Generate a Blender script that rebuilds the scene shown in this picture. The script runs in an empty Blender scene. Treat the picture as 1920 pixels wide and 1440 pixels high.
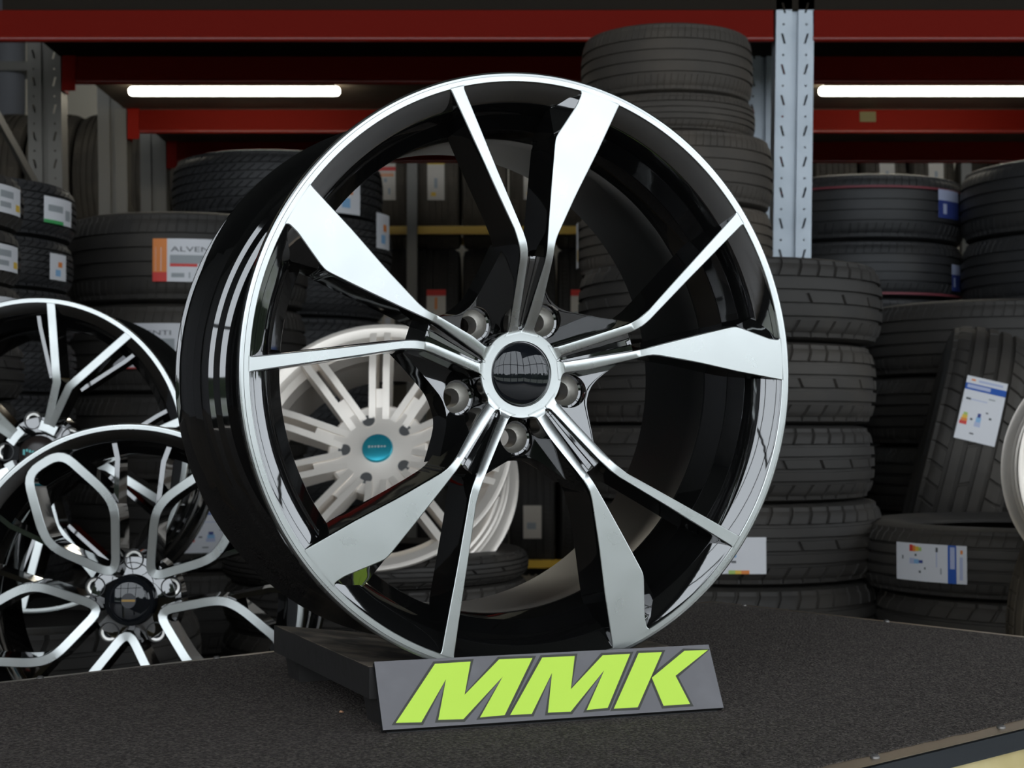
import bpy, bmesh, math, random
from math import pi, sin, cos, radians, hypot, atan2
from mathutils import Vector, Matrix
random.seed(7)
S = bpy.context.scene
COL = S.collection
H = 1.05                      # camera height above the floor
F_PX, PITCH = 2932.0, 0.02496

# ------------------------------------------------------------------ camera, sky, exposure
cam_d = bpy.data.cameras.new('camera')
cam = bpy.data.objects.new('camera', cam_d)
COL.objects.link(cam)
cam.location = (0, 0, H)
cam.rotation_euler = (pi/2 + PITCH, 0, 0)
cam_d.sensor_width = 36.0
cam_d.lens = F_PX/1920*36.0
cam_d.clip_start = 0.05
cam_d.dof.use_dof = True
cam_d.dof.focus_distance = 1.24
cam_d.dof.aperture_fstop = 20.0
S.camera = cam
S.view_settings.view_transform = 'Standard'
S.view_settings.look = 'None'
S.view_settings.gamma = 1.0
S.view_settings.use_curve_mapping = False
S.view_settings.exposure = 0.0

W = bpy.data.worlds.new('sky')
S.world = W
W.use_nodes = True
bg = W.node_tree.nodes['Background']
bg.inputs[0].default_value = (0.86, 0.93, 1.0, 1)      # bright overcast sky outside the windows
bg.inputs[1].default_value = 3.3

def portal(name, loc, rot, sx, sy):
    d = bpy.data.lights.new(name, 'AREA')
    d.shape = 'RECTANGLE'; d.size = sx; d.size_y = sy
    d.cycles.is_portal = True
    o = bpy.data.objects.new(name, d); COL.objects.link(o)
    o.location = loc; o.rotation_euler = rot
    return o
# room limits
RX0, RX1, RY0, RY1, RH = -6.0, 5.2, -3.4, 9.6, 5.6
WX0, WY1 = -5.0, 3.2                     # the glazing of the front starts here
portal('daylight_front', ((WX0+RX1)/2, RY0+.05, 2.75), (pi/2, 0, pi), RX1-WX0, 5.2)
portal('daylight_right', (RX1-.05, (RY0+WY1)/2, 1.95), (pi/2, 0, -pi/2), WY1-RY0, 3.6)

# ------------------------------------------------------------------ materials
def mat(name, base, rough=.5, metal=0., spec=.5, bump=None, var=None, coat=0., emit=None, rvar=None):
    m = bpy.data.materials.new(name); m.use_nodes = True
    nt = m.node_tree; b = nt.nodes['Principled BSDF']
    b.inputs['Base Color'].default_value = (*base, 1)
    b.inputs['Roughness'].default_value = rough
    b.inputs['Metallic'].default_value = metal
    b.inputs['Specular IOR Level'].default_value = spec
    b.inputs['Coat Weight'].default_value = coat
    if emit:
        b.inputs['Emission Color'].default_value = (*emit[0], 1)
        b.inputs['Emission Strength'].default_value = emit[1]
    tc = None
    if bump or var or rvar:
        tc = nt.nodes.new('ShaderNodeTexCoord')
    def noise(scale, detail=3):
        n = nt.nodes.new('ShaderNodeTexNoise')
        n.inputs['Scale'].default_value = scale; n.inputs['Detail'].default_value = detail
        nt.links.new(tc.outputs['Object'], n.inputs['Vector'])
        return n
    if var:     # (scale, other colour, low, high)
        n = noise(var[0])
        r = nt.nodes.new('ShaderNodeMapRange')
        r.inputs[1].default_value = var[2]; r.inputs[2].default_value = var[3]
        nt.links.new(n.outputs[0], r.inputs[0])
        mx = nt.nodes.new('ShaderNodeMix'); mx.data_type = 'RGBA'
        mx.inputs[6].default_value = (*base, 1); mx.inputs[7].default_value = (*var[1], 1)
        nt.links.new(r.outputs[0], mx.inputs[0])
        nt.links.new(mx.outputs[2], b.inputs['Base Color'])
    if rvar:    # (scale, lo, hi)
        n = noise(rvar[0], 4)
        r = nt.nodes.new('ShaderNodeMapRange')
        r.inputs[1].default_value = .3; r.inputs[2].default_value = .7
        r.inputs[3].default_value = rvar[1]; r.inputs[4].default_value = rvar[2]
        nt.links.new(n.outputs[0], r.inputs[0])
        nt.links.new(r.outputs[0], b.inputs['Roughness'])
    if bump:    # (scale, strength, distance)
        n = noise(bump[0])
        k = nt.nodes.new('ShaderNodeBump')
        k.inputs['Strength'].default_value = bump[1]; k.inputs['Distance'].default_value = bump[2]
        nt.links.new(n.outputs[0], k.inputs['Height'])
        nt.links.new(k.outputs[0], b.inputs['Normal'])
    return m

M = {}
M['alu'] = mat('machined_aluminium', (.51, .53, .52), .28, 1.0, rvar=(25, .26, .32))
M['gloss'] = mat('gloss_black_paint', (.004, .004, .004), .04, 0, .55, bump=(26, .05, .0016))
M['gloss'].node_tree.nodes['Principled BSDF'].inputs['IOR'].default_value = 1.9
M['gloss'].node_tree.nodes['Principled BSDF'].inputs['Specular IOR Level'].default_value = .75
M['satin'] = mat('satin_black_paint', (.006, .006, .006), .3, 0, .5, bump=(700, .12, .0004))
M['bare'] = mat('bare_aluminium', (.78, .76, .72), .42, 1.0, bump=(300, .2, .0006))
M['cap'] = mat('black_cap_plastic', (.006, .007, .009), .02, 0, .6)
M['rubber'] = mat('tyre_rubber', (.034, .031, .028), .62, 0, .3, bump=(120, .1, .001), var=(5, (.055, .048, .040), .45, .75))
M['rubber_dark'] = mat('fresh_tyre_rubber', (.024, .024, .025), .55, 0, .4, bump=(160, .1, .001), var=(6, (.034, .032, .030), .45, .75))
M['rubber_lightened'] = mat('lightened_tyre_rubber', (.058, .050, .042), .68, 0, .3, bump=(120, .1, .001), var=(5, (.085, .07, .055), .42, .75))  # rubber lightened in colour so the dim tall stack comes out brighter
M['rubber_dust_lit'] = mat('dusty_lamplit_rubber', (.075, .062, .047), .75, 0, .25, var=(8, (.11, .09, .066), .4, .7))  # dust-brown rubber; on the upper yellow shelf it paints the lamp tubes' light
M['galv'] = mat('galvanised_steel', (.47, .52, .57), .5, .35, .5, var=(9, (.40, .45, .50), .4, .7))
M['galv_dark'] = mat('dark_galvanised_steel', (.17, .16, .14), .55, .3, .3)  # darker, browner grey for left uprights, braces and far posts
M['red'] = mat('red_beam_paint', (.16, .007, .003), .6, 0, .06)
M['red_bright'] = mat('red_bracket_paint', (.26, .013, .007), .6, 0, .06)
M['red_lip'] = mat('red_highlight_lip', (.20, .012, .006), .3, 0, .5)
M['yellow'] = mat('yellow_beam_paint', (.62, .36, .015), .45)
M['deck_shade'] = mat('shade_dark_deck', (.02, .016, .012), .8, 0, .1)
M['screw'] = mat('dull_screw_head', (.22, .21, .20), .45, .8)
M['deck'] = mat('plywood_deck', (.13, .10, .07), .7, var=(6, (.09, .07, .05), .4, .65))
M['carpet'] = mat('charcoal_carpet', (.042, .037, .034), .95, 0, .1, bump=(430, 1.0, .012), var=(400, (.185, .16, .142), .42, .66))
_b = M['carpet'].node_tree.nodes['Principled BSDF']; _b.inputs['Sheen Weight'].default_value = .12; _b.inputs['Sheen Tint'].default_value = (1, .88, .8, 1)
M['trim'] = mat('bronze_trim_strip', (.30, .235, .17), .34, .85)
M['navy'] = mat('black_edge_trim', (.012, .016, .02), .25, 0, .5)
M['ply'] = mat('pale_plywood', (.62, .52, .26), .6, var=(14, (.50, .40, .17), .45, .7))
M['wood_black'] = mat('black_painted_wood', (.026, .024, .023), .6, 0, .4, bump=(60, .35, .002))
M['wood_worn_lit'] = mat('worn_lit_top_wood', (.19, .155, .118), .7, bump=(60, .35, .002), var=(24, (.05, .042, .035), .40, .60))
M['sign_grey'] = mat('sign_grey_sheet', (.155, .15, .158), .42, var=(30, (.18, .176, .184), .5, .75))
M['sign_side'] = mat('sign_dark_core', (.012, .012, .012), .6)
M['lime'] = mat('lime_vinyl', (.57, .84, .085), .5)
M['lime_edge'] = mat('dark_outline_vinyl', (.05, .05, .042), .5)
M['silver'] = mat('silver_warm_reflection', (.80, .735, .66), .4, .45)  # silver with a warm reflection tinted into its base colour
M['silver_dark'] = mat('silver_wheel_pocket', (.55, .54, .53), .4, .7)
M['teal'] = mat('teal_cap', (.02, .36, .50), .25, .7, var=(20, (.05, .50, .62), .4, .7))
M['teal_mark'] = mat('teal_mark', (.10, .42, .42), .4)
M['brown_cap'] = mat('dark_brown_cap', (.022, .016, .014), .3)
M['gold'] = mat('gold_mark', (.30, .19, .06), .4, .6)
M['grey_mark'] = mat('grey_mark', (.05, .05, .055), .4, .3)
M['tube'] = mat('lamp_tube', (.9, .9, .85), .4, emit=((1.0, .95, .80), 16.0))
M['lamp_body'] = mat('lamp_housing', (.55, .54, .5), .5)
M['wall'] = mat('beige_wall', (.72, .64, .50), .8)
M['wall_dark'] = mat('grey_wall', (.17, .17, .18), .8)
M['ceil'] = mat('dark_ceiling', (.05, .05, .05), .8)
M['floor'] = mat('concrete_floor', (.12, .098, .074), .35, var=(1.2, (.095, .077, .058), .35, .7))
M['mullion'] = mat('dark_window_frame', (.02, .021, .023), .4)
M['grass'] = mat('outdoor_paving', (.30, .31, .28), .9, var=(.6, (.24, .26, .20), .4, .65))
M['hedge'] = mat('hedge_leaves', (.014, .026, .010), .8, var=(2, (.03, .05, .02), .4, .6))
M['valve'] = mat('valve_cap', (.10, .10, .10), .3, .2)
for k, c in dict(paper=(.66, .66, .68), paper_warm=(.56, .50, .42), p_red=(.62, .04, .03), p_orange=(.72, .22, .04), p_blue=(.02, .09, .38),
                 p_grey=(.30, .32, .33), p_dark=(.06, .065, .07), p_green=(.05, .35, .10), p_lime=(.36, .50, .12), p_yellow=(.70, .45, .05),
                 p_sky=(.22, .42, .65), p_navy=(.03, .05, .22), p_pale=(.42, .46, .62)).items():
    M[k] = mat('label_'+k, c, .55)
def glass_mat():
    m = bpy.data.materials.new('window_glass'); m.use_nodes = True
    nt = m.node_tree; nt.nodes.remove(nt.nodes['Principled BSDF'])
    o = nt.nodes['Material Output']
    t = nt.nodes.new('ShaderNodeBsdfTransparent'); g = nt.nodes.new('ShaderNodeBsdfGlossy'); g.inputs['Roughness'].default_value = .02
    mx = nt.nodes.new('ShaderNodeMixShader'); mx.inputs[0].default_value = .06
    nt.links.new(t.outputs[0], mx.inputs[1]); nt.links.new(g.outputs[0], mx.inputs[2]); nt.links.new(mx.outputs[0], o.inputs[0])
    return m
M['glass'] = glass_mat()
M['p_redline'] = mat('red_tread_line', (.16, .03, .04), .6)
M['p_dullgreen'] = mat('olive_tag', (.12, .10, .03), .6)

# ------------------------------------------------------------------ helpers
class MB:
    def __init__(s): s.v = []; s.f = []; s.m = []; s.slots = []
    def slot(s, name):
        if name not in s.slots: s.slots.append(name)
        return s.slots.index(name)
    def add(s, verts, faces, mname):
        k = len(s.v); q = s.slot(mname)
        s.v += [tuple(v) for v in verts]
        for f in faces: s.f.append(tuple(i+k for i in f)); s.m.append(q)
    def box(s, c, d, mname, mx=None):
        x, y, z = d[0]/2, d[1]/2, d[2]/2
        vs = [Vector((c[0]+a*x, c[1]+b*y, c[2]+e*z)) for a in (-1, 1) for b in (-1, 1) for e in (-1, 1)]
        if mx: vs = [mx @ v for v in vs]
        s.add(vs, [(0,1,3,2),(4,6,7,5),(0,4,5,1),(2,3,7,6),(0,2,6,4),(1,5,7,3)], mname)
    def hexa(s, p, mname):      # eight corners: bottom ring then top ring
        s.add(p, [(3,2,1,0),(4,5,6,7),(0,1,5,4),(1,2,6,5),(2,3,7,6),(3,0,4,7)], mname)
    def bar(s, a, b, w, h, mname, up=(0,0,1)):
        a, b = Vector(a), Vector(b); d = (b-a).normalized()
        x = d.cross(Vector(up)).normalized(); y = x.cross(d)
        p = [q+x*i*w/2+y*j*h/2 for q in (a, b) for i, j in ((-1,-1),(1,-1),(1,1),(-1,1))]
        s.hexa(p, mname)
    def lathe(s, prof, n, mname, closed=False, mx=None, a0=0, a1=2*pi):
        k = len(prof); full = abs(a1-a0-2*pi) < 1e-6
        vs = []; m_ = n if full else n+1
        for i in range(m_):
            a = a0+(a1-a0)*i/n
            for r, z in prof: vs.append(Vector((r*cos(a), r*sin(a), z)))
        if mx: vs = [mx @ v for v in vs]
        fs = []
        for i in range(n):
            j = (i+1) % m_
            for t in range(k if closed else k-1):
                u = (t+1) % k
                fs.append((i*k+t, j*k+t, j*k+u, i*k+u))
        s.add(vs, fs, mname)
    def cyl(s, a, b, r, n, mname, r2=None):
        a, b = Vector(a), Vector(b); d = (b-a).normalized()
        x = d.orthogonal().normalized(); y = d.cross(x); r2 = r if r2 is None else r2
        vs = [a+(x*cos(2*pi*i/n)+y*sin(2*pi*i/n))*r for i in range(n)]+[b+(x*cos(2*pi*i/n)+y*sin(2*pi*i/n))*r2 for i in range(n)]
        s.add(vs, [(i, (i+1) % n, n+(i+1) % n, n+i) for i in range(n)]+[tuple(reversed(range(n))), tuple(range(n, 2*n))], mname)
    def mesh(s, name, smooth=35):
        me = bpy.data.meshes.new(name)
        me.from_pydata(s.v, [], s.f); me.validate()
        for q in s.slots: me.materials.append(M[q])
        if len(s.slots) > 1: me.polygons.foreach_set('material_index', s.m)
        bm = bmesh.new(); bm.from_mesh(me)
        bmesh.ops.remove_doubles(bm, verts=bm.verts, dist=1e-6)
        bmesh.ops.recalc_face_normals(bm, faces=bm.faces)
        bm.to_mesh(me); bm.free()
        if smooth:
            me.polygons.foreach_set('use_smooth', [True]*len(me.polygons))
            me.set_sharp_from_angle(angle=radians(smooth))
        return me
    def build(s, name, parent=None, smooth=35):
        return link(name, s.mesh(name, smooth), parent)

def link(name, me, parent=None):
    o = bpy.data.objects.new(name, me); COL.objects.link(o)
    if parent is not None: o.parent = parent
    return o
def tag(o, label, cat, group=None):
    o['label'] = label; o['category'] = cat
    if group: o['group'] = group
    return o
def thing(name, label, cat, loc=(0,0,0), group=None, mx=None):
    o = bpy.data.objects.new(name, None); COL.objects.link(o)
    o.empty_display_size = .05
    if mx is not None: o.matrix_world = mx
    else: o.location = loc
    return tag(o, label, cat, group)
def struct(o): o['kind'] = 'structure'; return o
def copy_part(o, parent, rotz=0):
    c = o.copy(); COL.objects.link(c); c.parent = parent
    c.rotation_euler = (0, 0, o.rotation_euler.z+rotz)
    for ch in list(o.children):
        d = ch.copy(); COL.objects.link(d); d.parent = c
    return c
_c, _s = cos(PITCH), sin(PITCH)
def at(x, y, Y):                # pixel of the photograph at world distance Y -> point
    rx, ru = (x-960)/F_PX, (720-y)/F_PX
    d = Vector((rx, _c-ru*_s, _s+ru*_c))
    d *= Y/d.y
    return Vector((d.x, Y, d.z+H))
def on_table(x, y, zt=-.2365):
    rx, ru = (x-960)/F_PX, (720-y)/F_PX
    d = Vector((rx, _c-ru*_s, _s+ru*_c)); d *= zt/d.z
    return Vector((d.x, d.y, d.z+H))
def interp(x, xs, ys):
    if x <= xs[0]: return ys[0]
    for i in range(1, len(xs)):
        if x <= xs[i]:
            t = (x-xs[i-1])/(xs[i]-xs[i-1]); return ys[i-1]+t*(ys[i]-ys[i-1])
    return ys[-1]
def text_verts(s, size, shear=0.0, align='LEFT'):
    cu = bpy.data.curves.new('txt', 'FONT'); cu.body = s; cu.size = size; cu.shear = shear; cu.align_x = align
    cu.resolution_u = 2
    ob = bpy.data.objects.new('txt', cu); COL.objects.link(ob)
    bpy.context.view_layer.update()
    me = bpy.data.meshes.new_from_object(ob)
    vs = [v.co.copy() for v in me.vertices]; fs = [tuple(p.vertices) for p in me.polygons]
    bpy.data.objects.remove(ob); bpy.data.curves.remove(cu); bpy.data.meshes.remove(me)
    return vs, fs

# ------------------------------------------------------------------ the setting
def room():
    m = MB(); m.box(((RX0+RX1)/2, (RY0+RY1)/2, -.05), (RX1-RX0+.4, RY1-RY0+.4, .1), 'floor'); struct(m.build('floor'))
    m = MB(); m.box(((RX0+RX1)/2, (RY0+RY1)/2, RH+.05), (RX1-RX0+.4, RY1-RY0+.4, .1), 'ceil'); struct(m.build('ceiling'))
    m = MB(); m.box(((RX0+RX1)/2, RY1+.1, RH/2), (RX1-RX0+.4, .2, RH), 'wall')
    struct(m.build('wall_back'))
    m = MB(); m.box((RX1+.1, (WY1+RY1)/2, RH/2), (.2, RY1-WY1, RH), 'wall_dark'); struct(m.build('wall_right'))
    m = MB(); m.box((RX0-.1, (RY0+RY1)/2, RH/2), (.2, RY1-RY0, RH), 'wall_dark'); struct(m.build('wall_left'))
    # glazed fronts behind and beside the photographer
    def glazed(name, a, b, top):
        a, b = Vector(a), Vector(b); L = (b-a).length; d = (b-a)/L
        f = MB(); n = max(3, round(L/1.25))
        f.bar(a+Vector((0,0,.12)), b+Vector((0,0,.12)), .12, .24, 'mullion')
        f.bar(a+Vector((0,0,(RH+top)/2)), b+Vector((0,0,(RH+top)/2)), .12, RH-top, 'mullion')
        f.bar(a+Vector((0,0,2.35)), b+Vector((0,0,2.35)), .07, .07, 'mullion')
        for i in range(n+1):
            p = a+d*(L*i/n); f.box((p.x, p.y, RH/2), (.07, .07, RH), 'mullion')
        o = struct(f.build(name, smooth=0))
        g = MB(); k = Vector((0, 0, 1)); g.add([a+k*.24, b+k*.24, b+k*top, a+k*top], [(0,1,2,3)], 'glass')
        g.build('pane', o, 0)
    m = MB(); m.box(((RX0+WX0)/2, RY0-.1, RH/2), (WX0-RX0, .2, RH), 'wall_dark'); struct(m.build('wall_front'))
    glazed('window_1', (WX0, RY0, 0), (RX1, RY0, 0), RH-.32)
    glazed('window_2', (RX1, RY0, 0), (RX1, WY1, 0), 3.65)
    m = MB(); m.box((0, 0, -.35), (120, 120, .3), 'grass'); struct(m.build('ground'))
    # clipped hedge outside the glazing, only ever seen in reflections
    m = MB()
    def hedge(a, b, h):
        a, b = Vector(a), Vector(b); n = 60
        for k in range(n):
            p = a.lerp(b, k/n); q = a.lerp(b, (k+1)/n)
            hh = h*(.7+.5*random.random()); w = .9+.7*random.random()
            m.bar(p+Vector((0,0,hh/2-.2)), q+Vector((0,0,hh/2-.2)), w, hh, 'hedge')
    hedge((-14, -14, 0), (16, -14, 0), 1.5); hedge((16, -14, 0), (16, 10, 0), 1.7)
    struct(m.build('hedge', smooth=0))
room()

# ------------------------------------------------------------------ the display table
TZ = H-.2365
YA = .7222
ex, gy = Vector((cos(YA), sin(YA), 0)), Vector((-sin(YA), cos(YA), 0))
def T(e, g, z=0.0): return ex*e+gy*g+Vector((0, 0, z))
def table():
    E0, E1, G0, G1 = -.55, 1.582, .655, 1.392
    t = thing('display_table', 'low display table topped with charcoal carpet under the big wheel', 'table', (0, 0, 0))
    m = MB()                                   # carpet with a slightly ragged edge
    n = 220; up = []; lo = []
    for i in range(n+1):
        e = E0+.012+(E1-E0-.026)*i/n
        up.append(T(e, G1-.011-.003*random.random(), TZ)); lo.append(T(e, G0+.0195-.002*random.random(), TZ))
    vs = []
    for i in range(n+1):
        vs += [lo[i]-Vector((0,0,.005)), lo[i], up[i], up[i]-Vector((0,0,.005))]
    fs = []
    for i in range(n):
        a, b = 4*i, 4*i+4
        fs += [(a, b, b+1, a+1), (a+1, b+1, b+2, a+2), (a+2, b+2, b+3, a+3)]
    fs += [(0,1,2,3), (4*n+3, 4*n+2, 4*n+1, 4*n)]
    m.add(vs, fs, 'carpet'); m.build('carpet_top', t, 0)
    m = MB()
    def strip(p, q, w):                        # flat top flange then the dark vertical flange
        m.hexa([p[0], p[1], q[1], q[0]]+[v+Vector((0,0,.0025)) for v in (p[0], p[1], q[1], q[0])], 'trim')
    z = TZ-.0008
    m.hexa([T(E0,G0,z-.002),T(E1,G0,z-.002),T(E1,G0+.024,z-.002),T(E0,G0+.024,z-.002),T(E0,G0,z),T(E1,G0,z),T(E1,G0+.024,z),T(E0,G0+.024,z)], 'trim')
    m.hexa([T(E0,G1-.024,z-.002),T(E1,G1-.024,z-.002),T(E1,G1,z-.002),T(E0,G1,z-.002),T(E0,G1-.024,z),T(E1,G1-.024,z),T(E1,G1,z),T(E0,G1,z)], 'trim')
    m.hexa([T(E1-.02,G0,z-.002),T(E1,G0,z-.002),T(E1,G1,z-.002),T(E1-.02,G1,z-.002),T(E1-.02,G0,z+.0002),T(E1,G0,z+.0002),T(E1,G1,z+.0002),T(E1-.02,G1,z+.0002)], 'trim')
    m.build('trim_strip', t, 20)
    m = MB(); hh = .016
    for a, b in (((E0,G0),(E1,G0)), ((E1,G0),(E1,G1)), ((E1,G1),(E0,G1)), ((E0,G1),(E0,G0))):
        p, q = T(*a, z-.0005), T(*b, z-.0005); d = Vector((0,0,-hh))
        inn = (T((E0+E1)/2,(G0+G1)/2,0)-(p+q)/2); inn.z = 0
        side = (q-p).normalized().cross(Vector((0,0,1))); side *= (1 if side.dot(inn) > 0 else -1)*.004
        m.hexa([p+d, q+d, q+d+side, p+d+side, p, q, q+side, p+side], 'navy')
    m.build('edge_trim', t, 0)
    m = MB()                                   # plywood body
    i = .006
    m.hexa([T(E0+i,G0+i,TZ-.30),T(E1-i,G0+i,TZ-.30),T(E1-i,G1-i,TZ-.30),T(E0+i,G1-i,TZ-.30),
            T(E0+i,G0+i,TZ-.0052),T(E1-i,G0+i,TZ-.0052),T(E1-i,G1-i,TZ-.0052),T(E0+i,G1-i,TZ-.0052)], 'ply')
    m.build('apron', t, 0)
    for e, g in ((E0+.06,G0+.06),(E1-.06,G0+.06),(E0+.06,G1-.06),(E1-.06,G1-.06)):
        m = MB(); p = T(e, g, 0); m.box((p.x, p.y, (TZ-.30)/2), (.07,.07,TZ-.30), 'ply'); m.build('leg', t, 0)
    for e, g in ((.635,G1-.009),(.822,G1-.009),(.93,G0+.0115),(1.0945,G0+.0115),(1.259,G0+.0115),(.766,G0+.0115),(E1-.01,1.329),(E1-.01,1.109),(E1-.01,.90)):
        m = MB(); p = T(e, g, z)
        m.lathe([(.0001,.0028),(.0022,.0026),(.0034,.0014),(.0036,-.0005)], 14, 'screw', mx=Matrix.Translation(p))
        m.box((p.x, p.y, p.z+.0027), (.0042,.0007,.0006), 'sign_side', None)
        m.build('screw', t)
table()

# ------------------------------------------------------------------ the big display wheel
WC = Vector((.01962, 1.26892, .0405+H))
WU = Vector((.91355, .40672, 0)); WN = Vector((.40671, -.91354, -.00456)).normalized(); WV = WN.cross(WU).normalized()
WMX = Matrix(((WU.x, WV.x, WN.x, WC.x), (WU.y, WV.y, WN.y, WC.y), (WU.z, WV.z, WN.z, WC.z), (0, 0, 0, 1)))
BARREL = [(.2368,-.0009),(.2436,-.0009),(.2449,-.003),(.245,-.009),(.2365,-.0125),(.2292,-.020),(.2288,-.045),(.2125,-.060),(.2095,-.085),(.2098,-.120),
          (.2106,-.172),(.2108,-.1790),(.2112,-.1825),(.2156,-.1850),(.2164,-.1872),(.2194,-.1925),(.2232,-.1946),(.2244,-.1968),(.2262,-.1995),(.2288,-.2018),(.2296,-.2040),(.2330,-.2105),(.2328,-.2120),(.2370,-.2188),(.2368,-.2200),(.2412,-.2262),(.2444,-.2280),(.2448,-.2290),(.2438,-.2308),(.2398,-.2312),(.2386,-.2285),
          (.2240,-.2150),(.2220,-.2010),(.2150,-.1950),(.2062,-.1905),(.2050,-.170),(.2036,-.120),(.2032,-.100),(.2030,-.0775),(.2024,-.0755),(.2030,-.0735),(.2035,-.0378),(.2041,-.0366),(.2142,-.0260),(.2149,-.0245),(.2208,-.0104),(.2218,-.0092),(.2352,-.0018),(.2364,-.0012)]
LIP = [(.2364,-.0022),(.2368,-.0004),(.2373,0),(.2413,0),(.2416,-.00035),(.2434,-.0005),(.2446,-.0013),(.24515,-.003),(.2451,-.0045)]
DX, DY = [0,.036,.037,.0925,.0965,.101,.106,.3], [.0285,.0283,.0279,.0029,.00145,.0005,0,0]
def face_d(r): return interp(r, DX, DY)
def back_d(r): return interp(r, [.034,.07,.086,.11,.13,.185,.203,.214,.2215,.232,.24], [.060,.058,.052,.047,.044,.043,.042,.031,.014,.008,.006])
TL = [(-14,31.5),(-12.0,33.2),(-10.4,35.2),(-9.7,38),(-8.6,60),(-7.6,90),(-7.6,95),(-7.9,99),(-8.8,104.5),(-10.2,110),(-12.2,117),(-25.1,146.2),(-47.7,198.5),(-59.4,225.4),(-60.6,227.9),(-62.6,230.4)]
TR = [(1.0,34),(.7,36.5),(-.7,38),(-1.6,40.5),(-.4,90),(-.4,95),(-.8,100),(-1.8,107),(-4,114.5),(-24.6,166),(-37.1,198.6),(-48.9,229),(-49.3,231.2),(-48.2,233.5)]
WL = [(1.0,34),(2.0,36.5),(3.5,37.8),(4.6,40),(15,90),(16,98),(17.2,108),(19.2,123.2),(23.9,156),(28.6,186.5),(29.6,190.6),(31,194),(51.2,219.7),(55.0,226.8),(55.4,228.6),(54.2,232)]
WR = [(18,31.5),(15.2,33.3),(13.6,35.4),(13.2,38),(17.1,52.5),(21.6,90),(22.2,95),(23,100.5),(24.4,106.5),(27,112.4),(45,144.1),(67,179.4),(88.8,217),(90.6,219.6),(93.2,221)]
def edge_at(P, r):
    if r <= hypot(*P[0]): k = r/hypot(*P[0]); return (P[0][0]*k, P[0][1]*k)
    for a, b in zip(P, P[1:]):
        ra, rb = hypot(*a), hypot(*b)
        if r <= rb:
            lo, hi = 0., 1.
            for _ in range(24):
                t = (lo+hi)/2; q = (a[0]+(b[0]-a[0])*t, a[1]+(b[1]-a[1])*t)
                if hypot(*q) < r: lo = t
                else: hi = t
            return q
    k = r/hypot(*P[-1]); return (P[-1][0]*k, P[-1][1]*k)
ROWS = [34.2,35,36,36.8,37.6,38.6,40,44,50,57,64,72,80,86,90,92.5,95,97,99,101,103.5,106,109,112,115,118,123,130,138,146,156,166,176,183,187,190,191.5,193,195,199,206,213,219,223,226,228,230,231.5,233,234.2,235.2,236.2,237.2,238.2]
def strip_mesh(PL, PR, body, edge, facet=None):
    """one spoke bar: machined skin in `edge`, painted body in `body`"""
    nb = len(ROWS); vs = []
    for r in ROWS:
        x0, y0 = edge_at(PL, r); x1, y1 = edge_at(PR, r); r_ = r/1000; d = face_d(r_)
        ex_, ey_ = x1-x0, y1-y0; L = hypot(ex_, ey_) or 1e-6; tx, ty = ex_/L, ey_/L
        ch = min(.7, L*.2)
        row = [(x0-tx*.12, y0-ty*.12, d*1000+.9), (x0+tx*ch*.35, y0+ty*ch*.35, d*1000+.22), (x0+tx*ch, y0+ty*ch, d*1000), (x1-tx*ch, y1-ty*ch, d*1000), (x1-tx*ch*.35, y1-ty*ch*.35, d*1000+.22), (x1+tx*.12, y1+ty*.12, d*1000+.9)]
        vs.append(row)
    flat = [Vector((x/1000, y/1000, -d/1000)) for row in vs for x, y, d in row]
    fs = [(i*6+j, (i+1)*6+j, (i+1)*6+j+1, i*6+j+1) for i in range(nb-1) for j in range(5)]
    edge.add(flat, fs, 'alu')
    bv = []
    for r in ROWS:
        x0, y0 = edge_at(PL, r); x1, y1 = edge_at(PR, r); r_ = r/1000; d = face_d(r_)*1000
        ex_, ey_ = x1-x0, y1-y0; L = hypot(ex_, ey_) or 1e-6; tx, ty = ex_/L, ey_/L
        bd = back_d(r_)*1000; g = interp(r, [60,100,200], [2.4,1.6,1.6])
        m0 = (x0-tx*.5, y0-ty*.5, d+5)
        if facet and r > 191:
            fx, fy = edge_at([(29.6,190.6),(30.6,219),(52,228),(57,236)], r)
            m0 = (fx, fy, d+interp(r, [191,221,230,240], [1.6,11.5,4.5,3.0]))
        gx0 = m0[0]-tx*g; gy0 = m0[1]-ty*g
        bv.append([(gx0, gy0, bd), m0, (x0-tx*.12, y0-ty*.12, d+.9), (x0, y0, d+.5), (x1, y1, d+.5), (x1+tx*.12, y1+ty*.12, d+.9), (x1+tx*.5, y1+ty*.5, d+5), (x1+tx*g, y1+ty*g, bd)])
    flat = [Vector((x/1000, y/1000, -z/1000)) for row in bv for x, y, z in row]
    fs = [(i*8+j, (i+1)*8+j, (i+1)*8+(j+1) % 8, i*8+(j+1) % 8) for i in range(nb-1) for j in range(8)]
    fs += [tuple(range(8)), tuple((nb-1)*8+j for j in reversed(range(8)))]
    body.add(flat, fs, 'gloss')
def slotrot(base):
    return Matrix(((sin(base), cos(base), 0, 0), (-cos(base), sin(base), 0, 0), (0, 0, 1, 0), (0, 0, 0, 1)))
def lug_parts(mb, cx, cy, d0, R1=.0146, dark='gloss', bright='bare', sc=1.0):
    mx = Matrix.Translation((cx, cy, 0))
    k = sc
    mb.lathe([(R1*k,-d0),(R1*k,-d0-.006*k),(.0126*k,-d0-.0065*k)], 40, dark, mx=mx)
    mb.lathe([(.0126*k,-d0-.0062*k),(.0118*k,-d0-.0105*k),(.0088*k,-d0-.016*k),(.0080*k,-d0-.017*k),(.0078*k,-d0-.034*k)], 40, bright, mx=mx)
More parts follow.
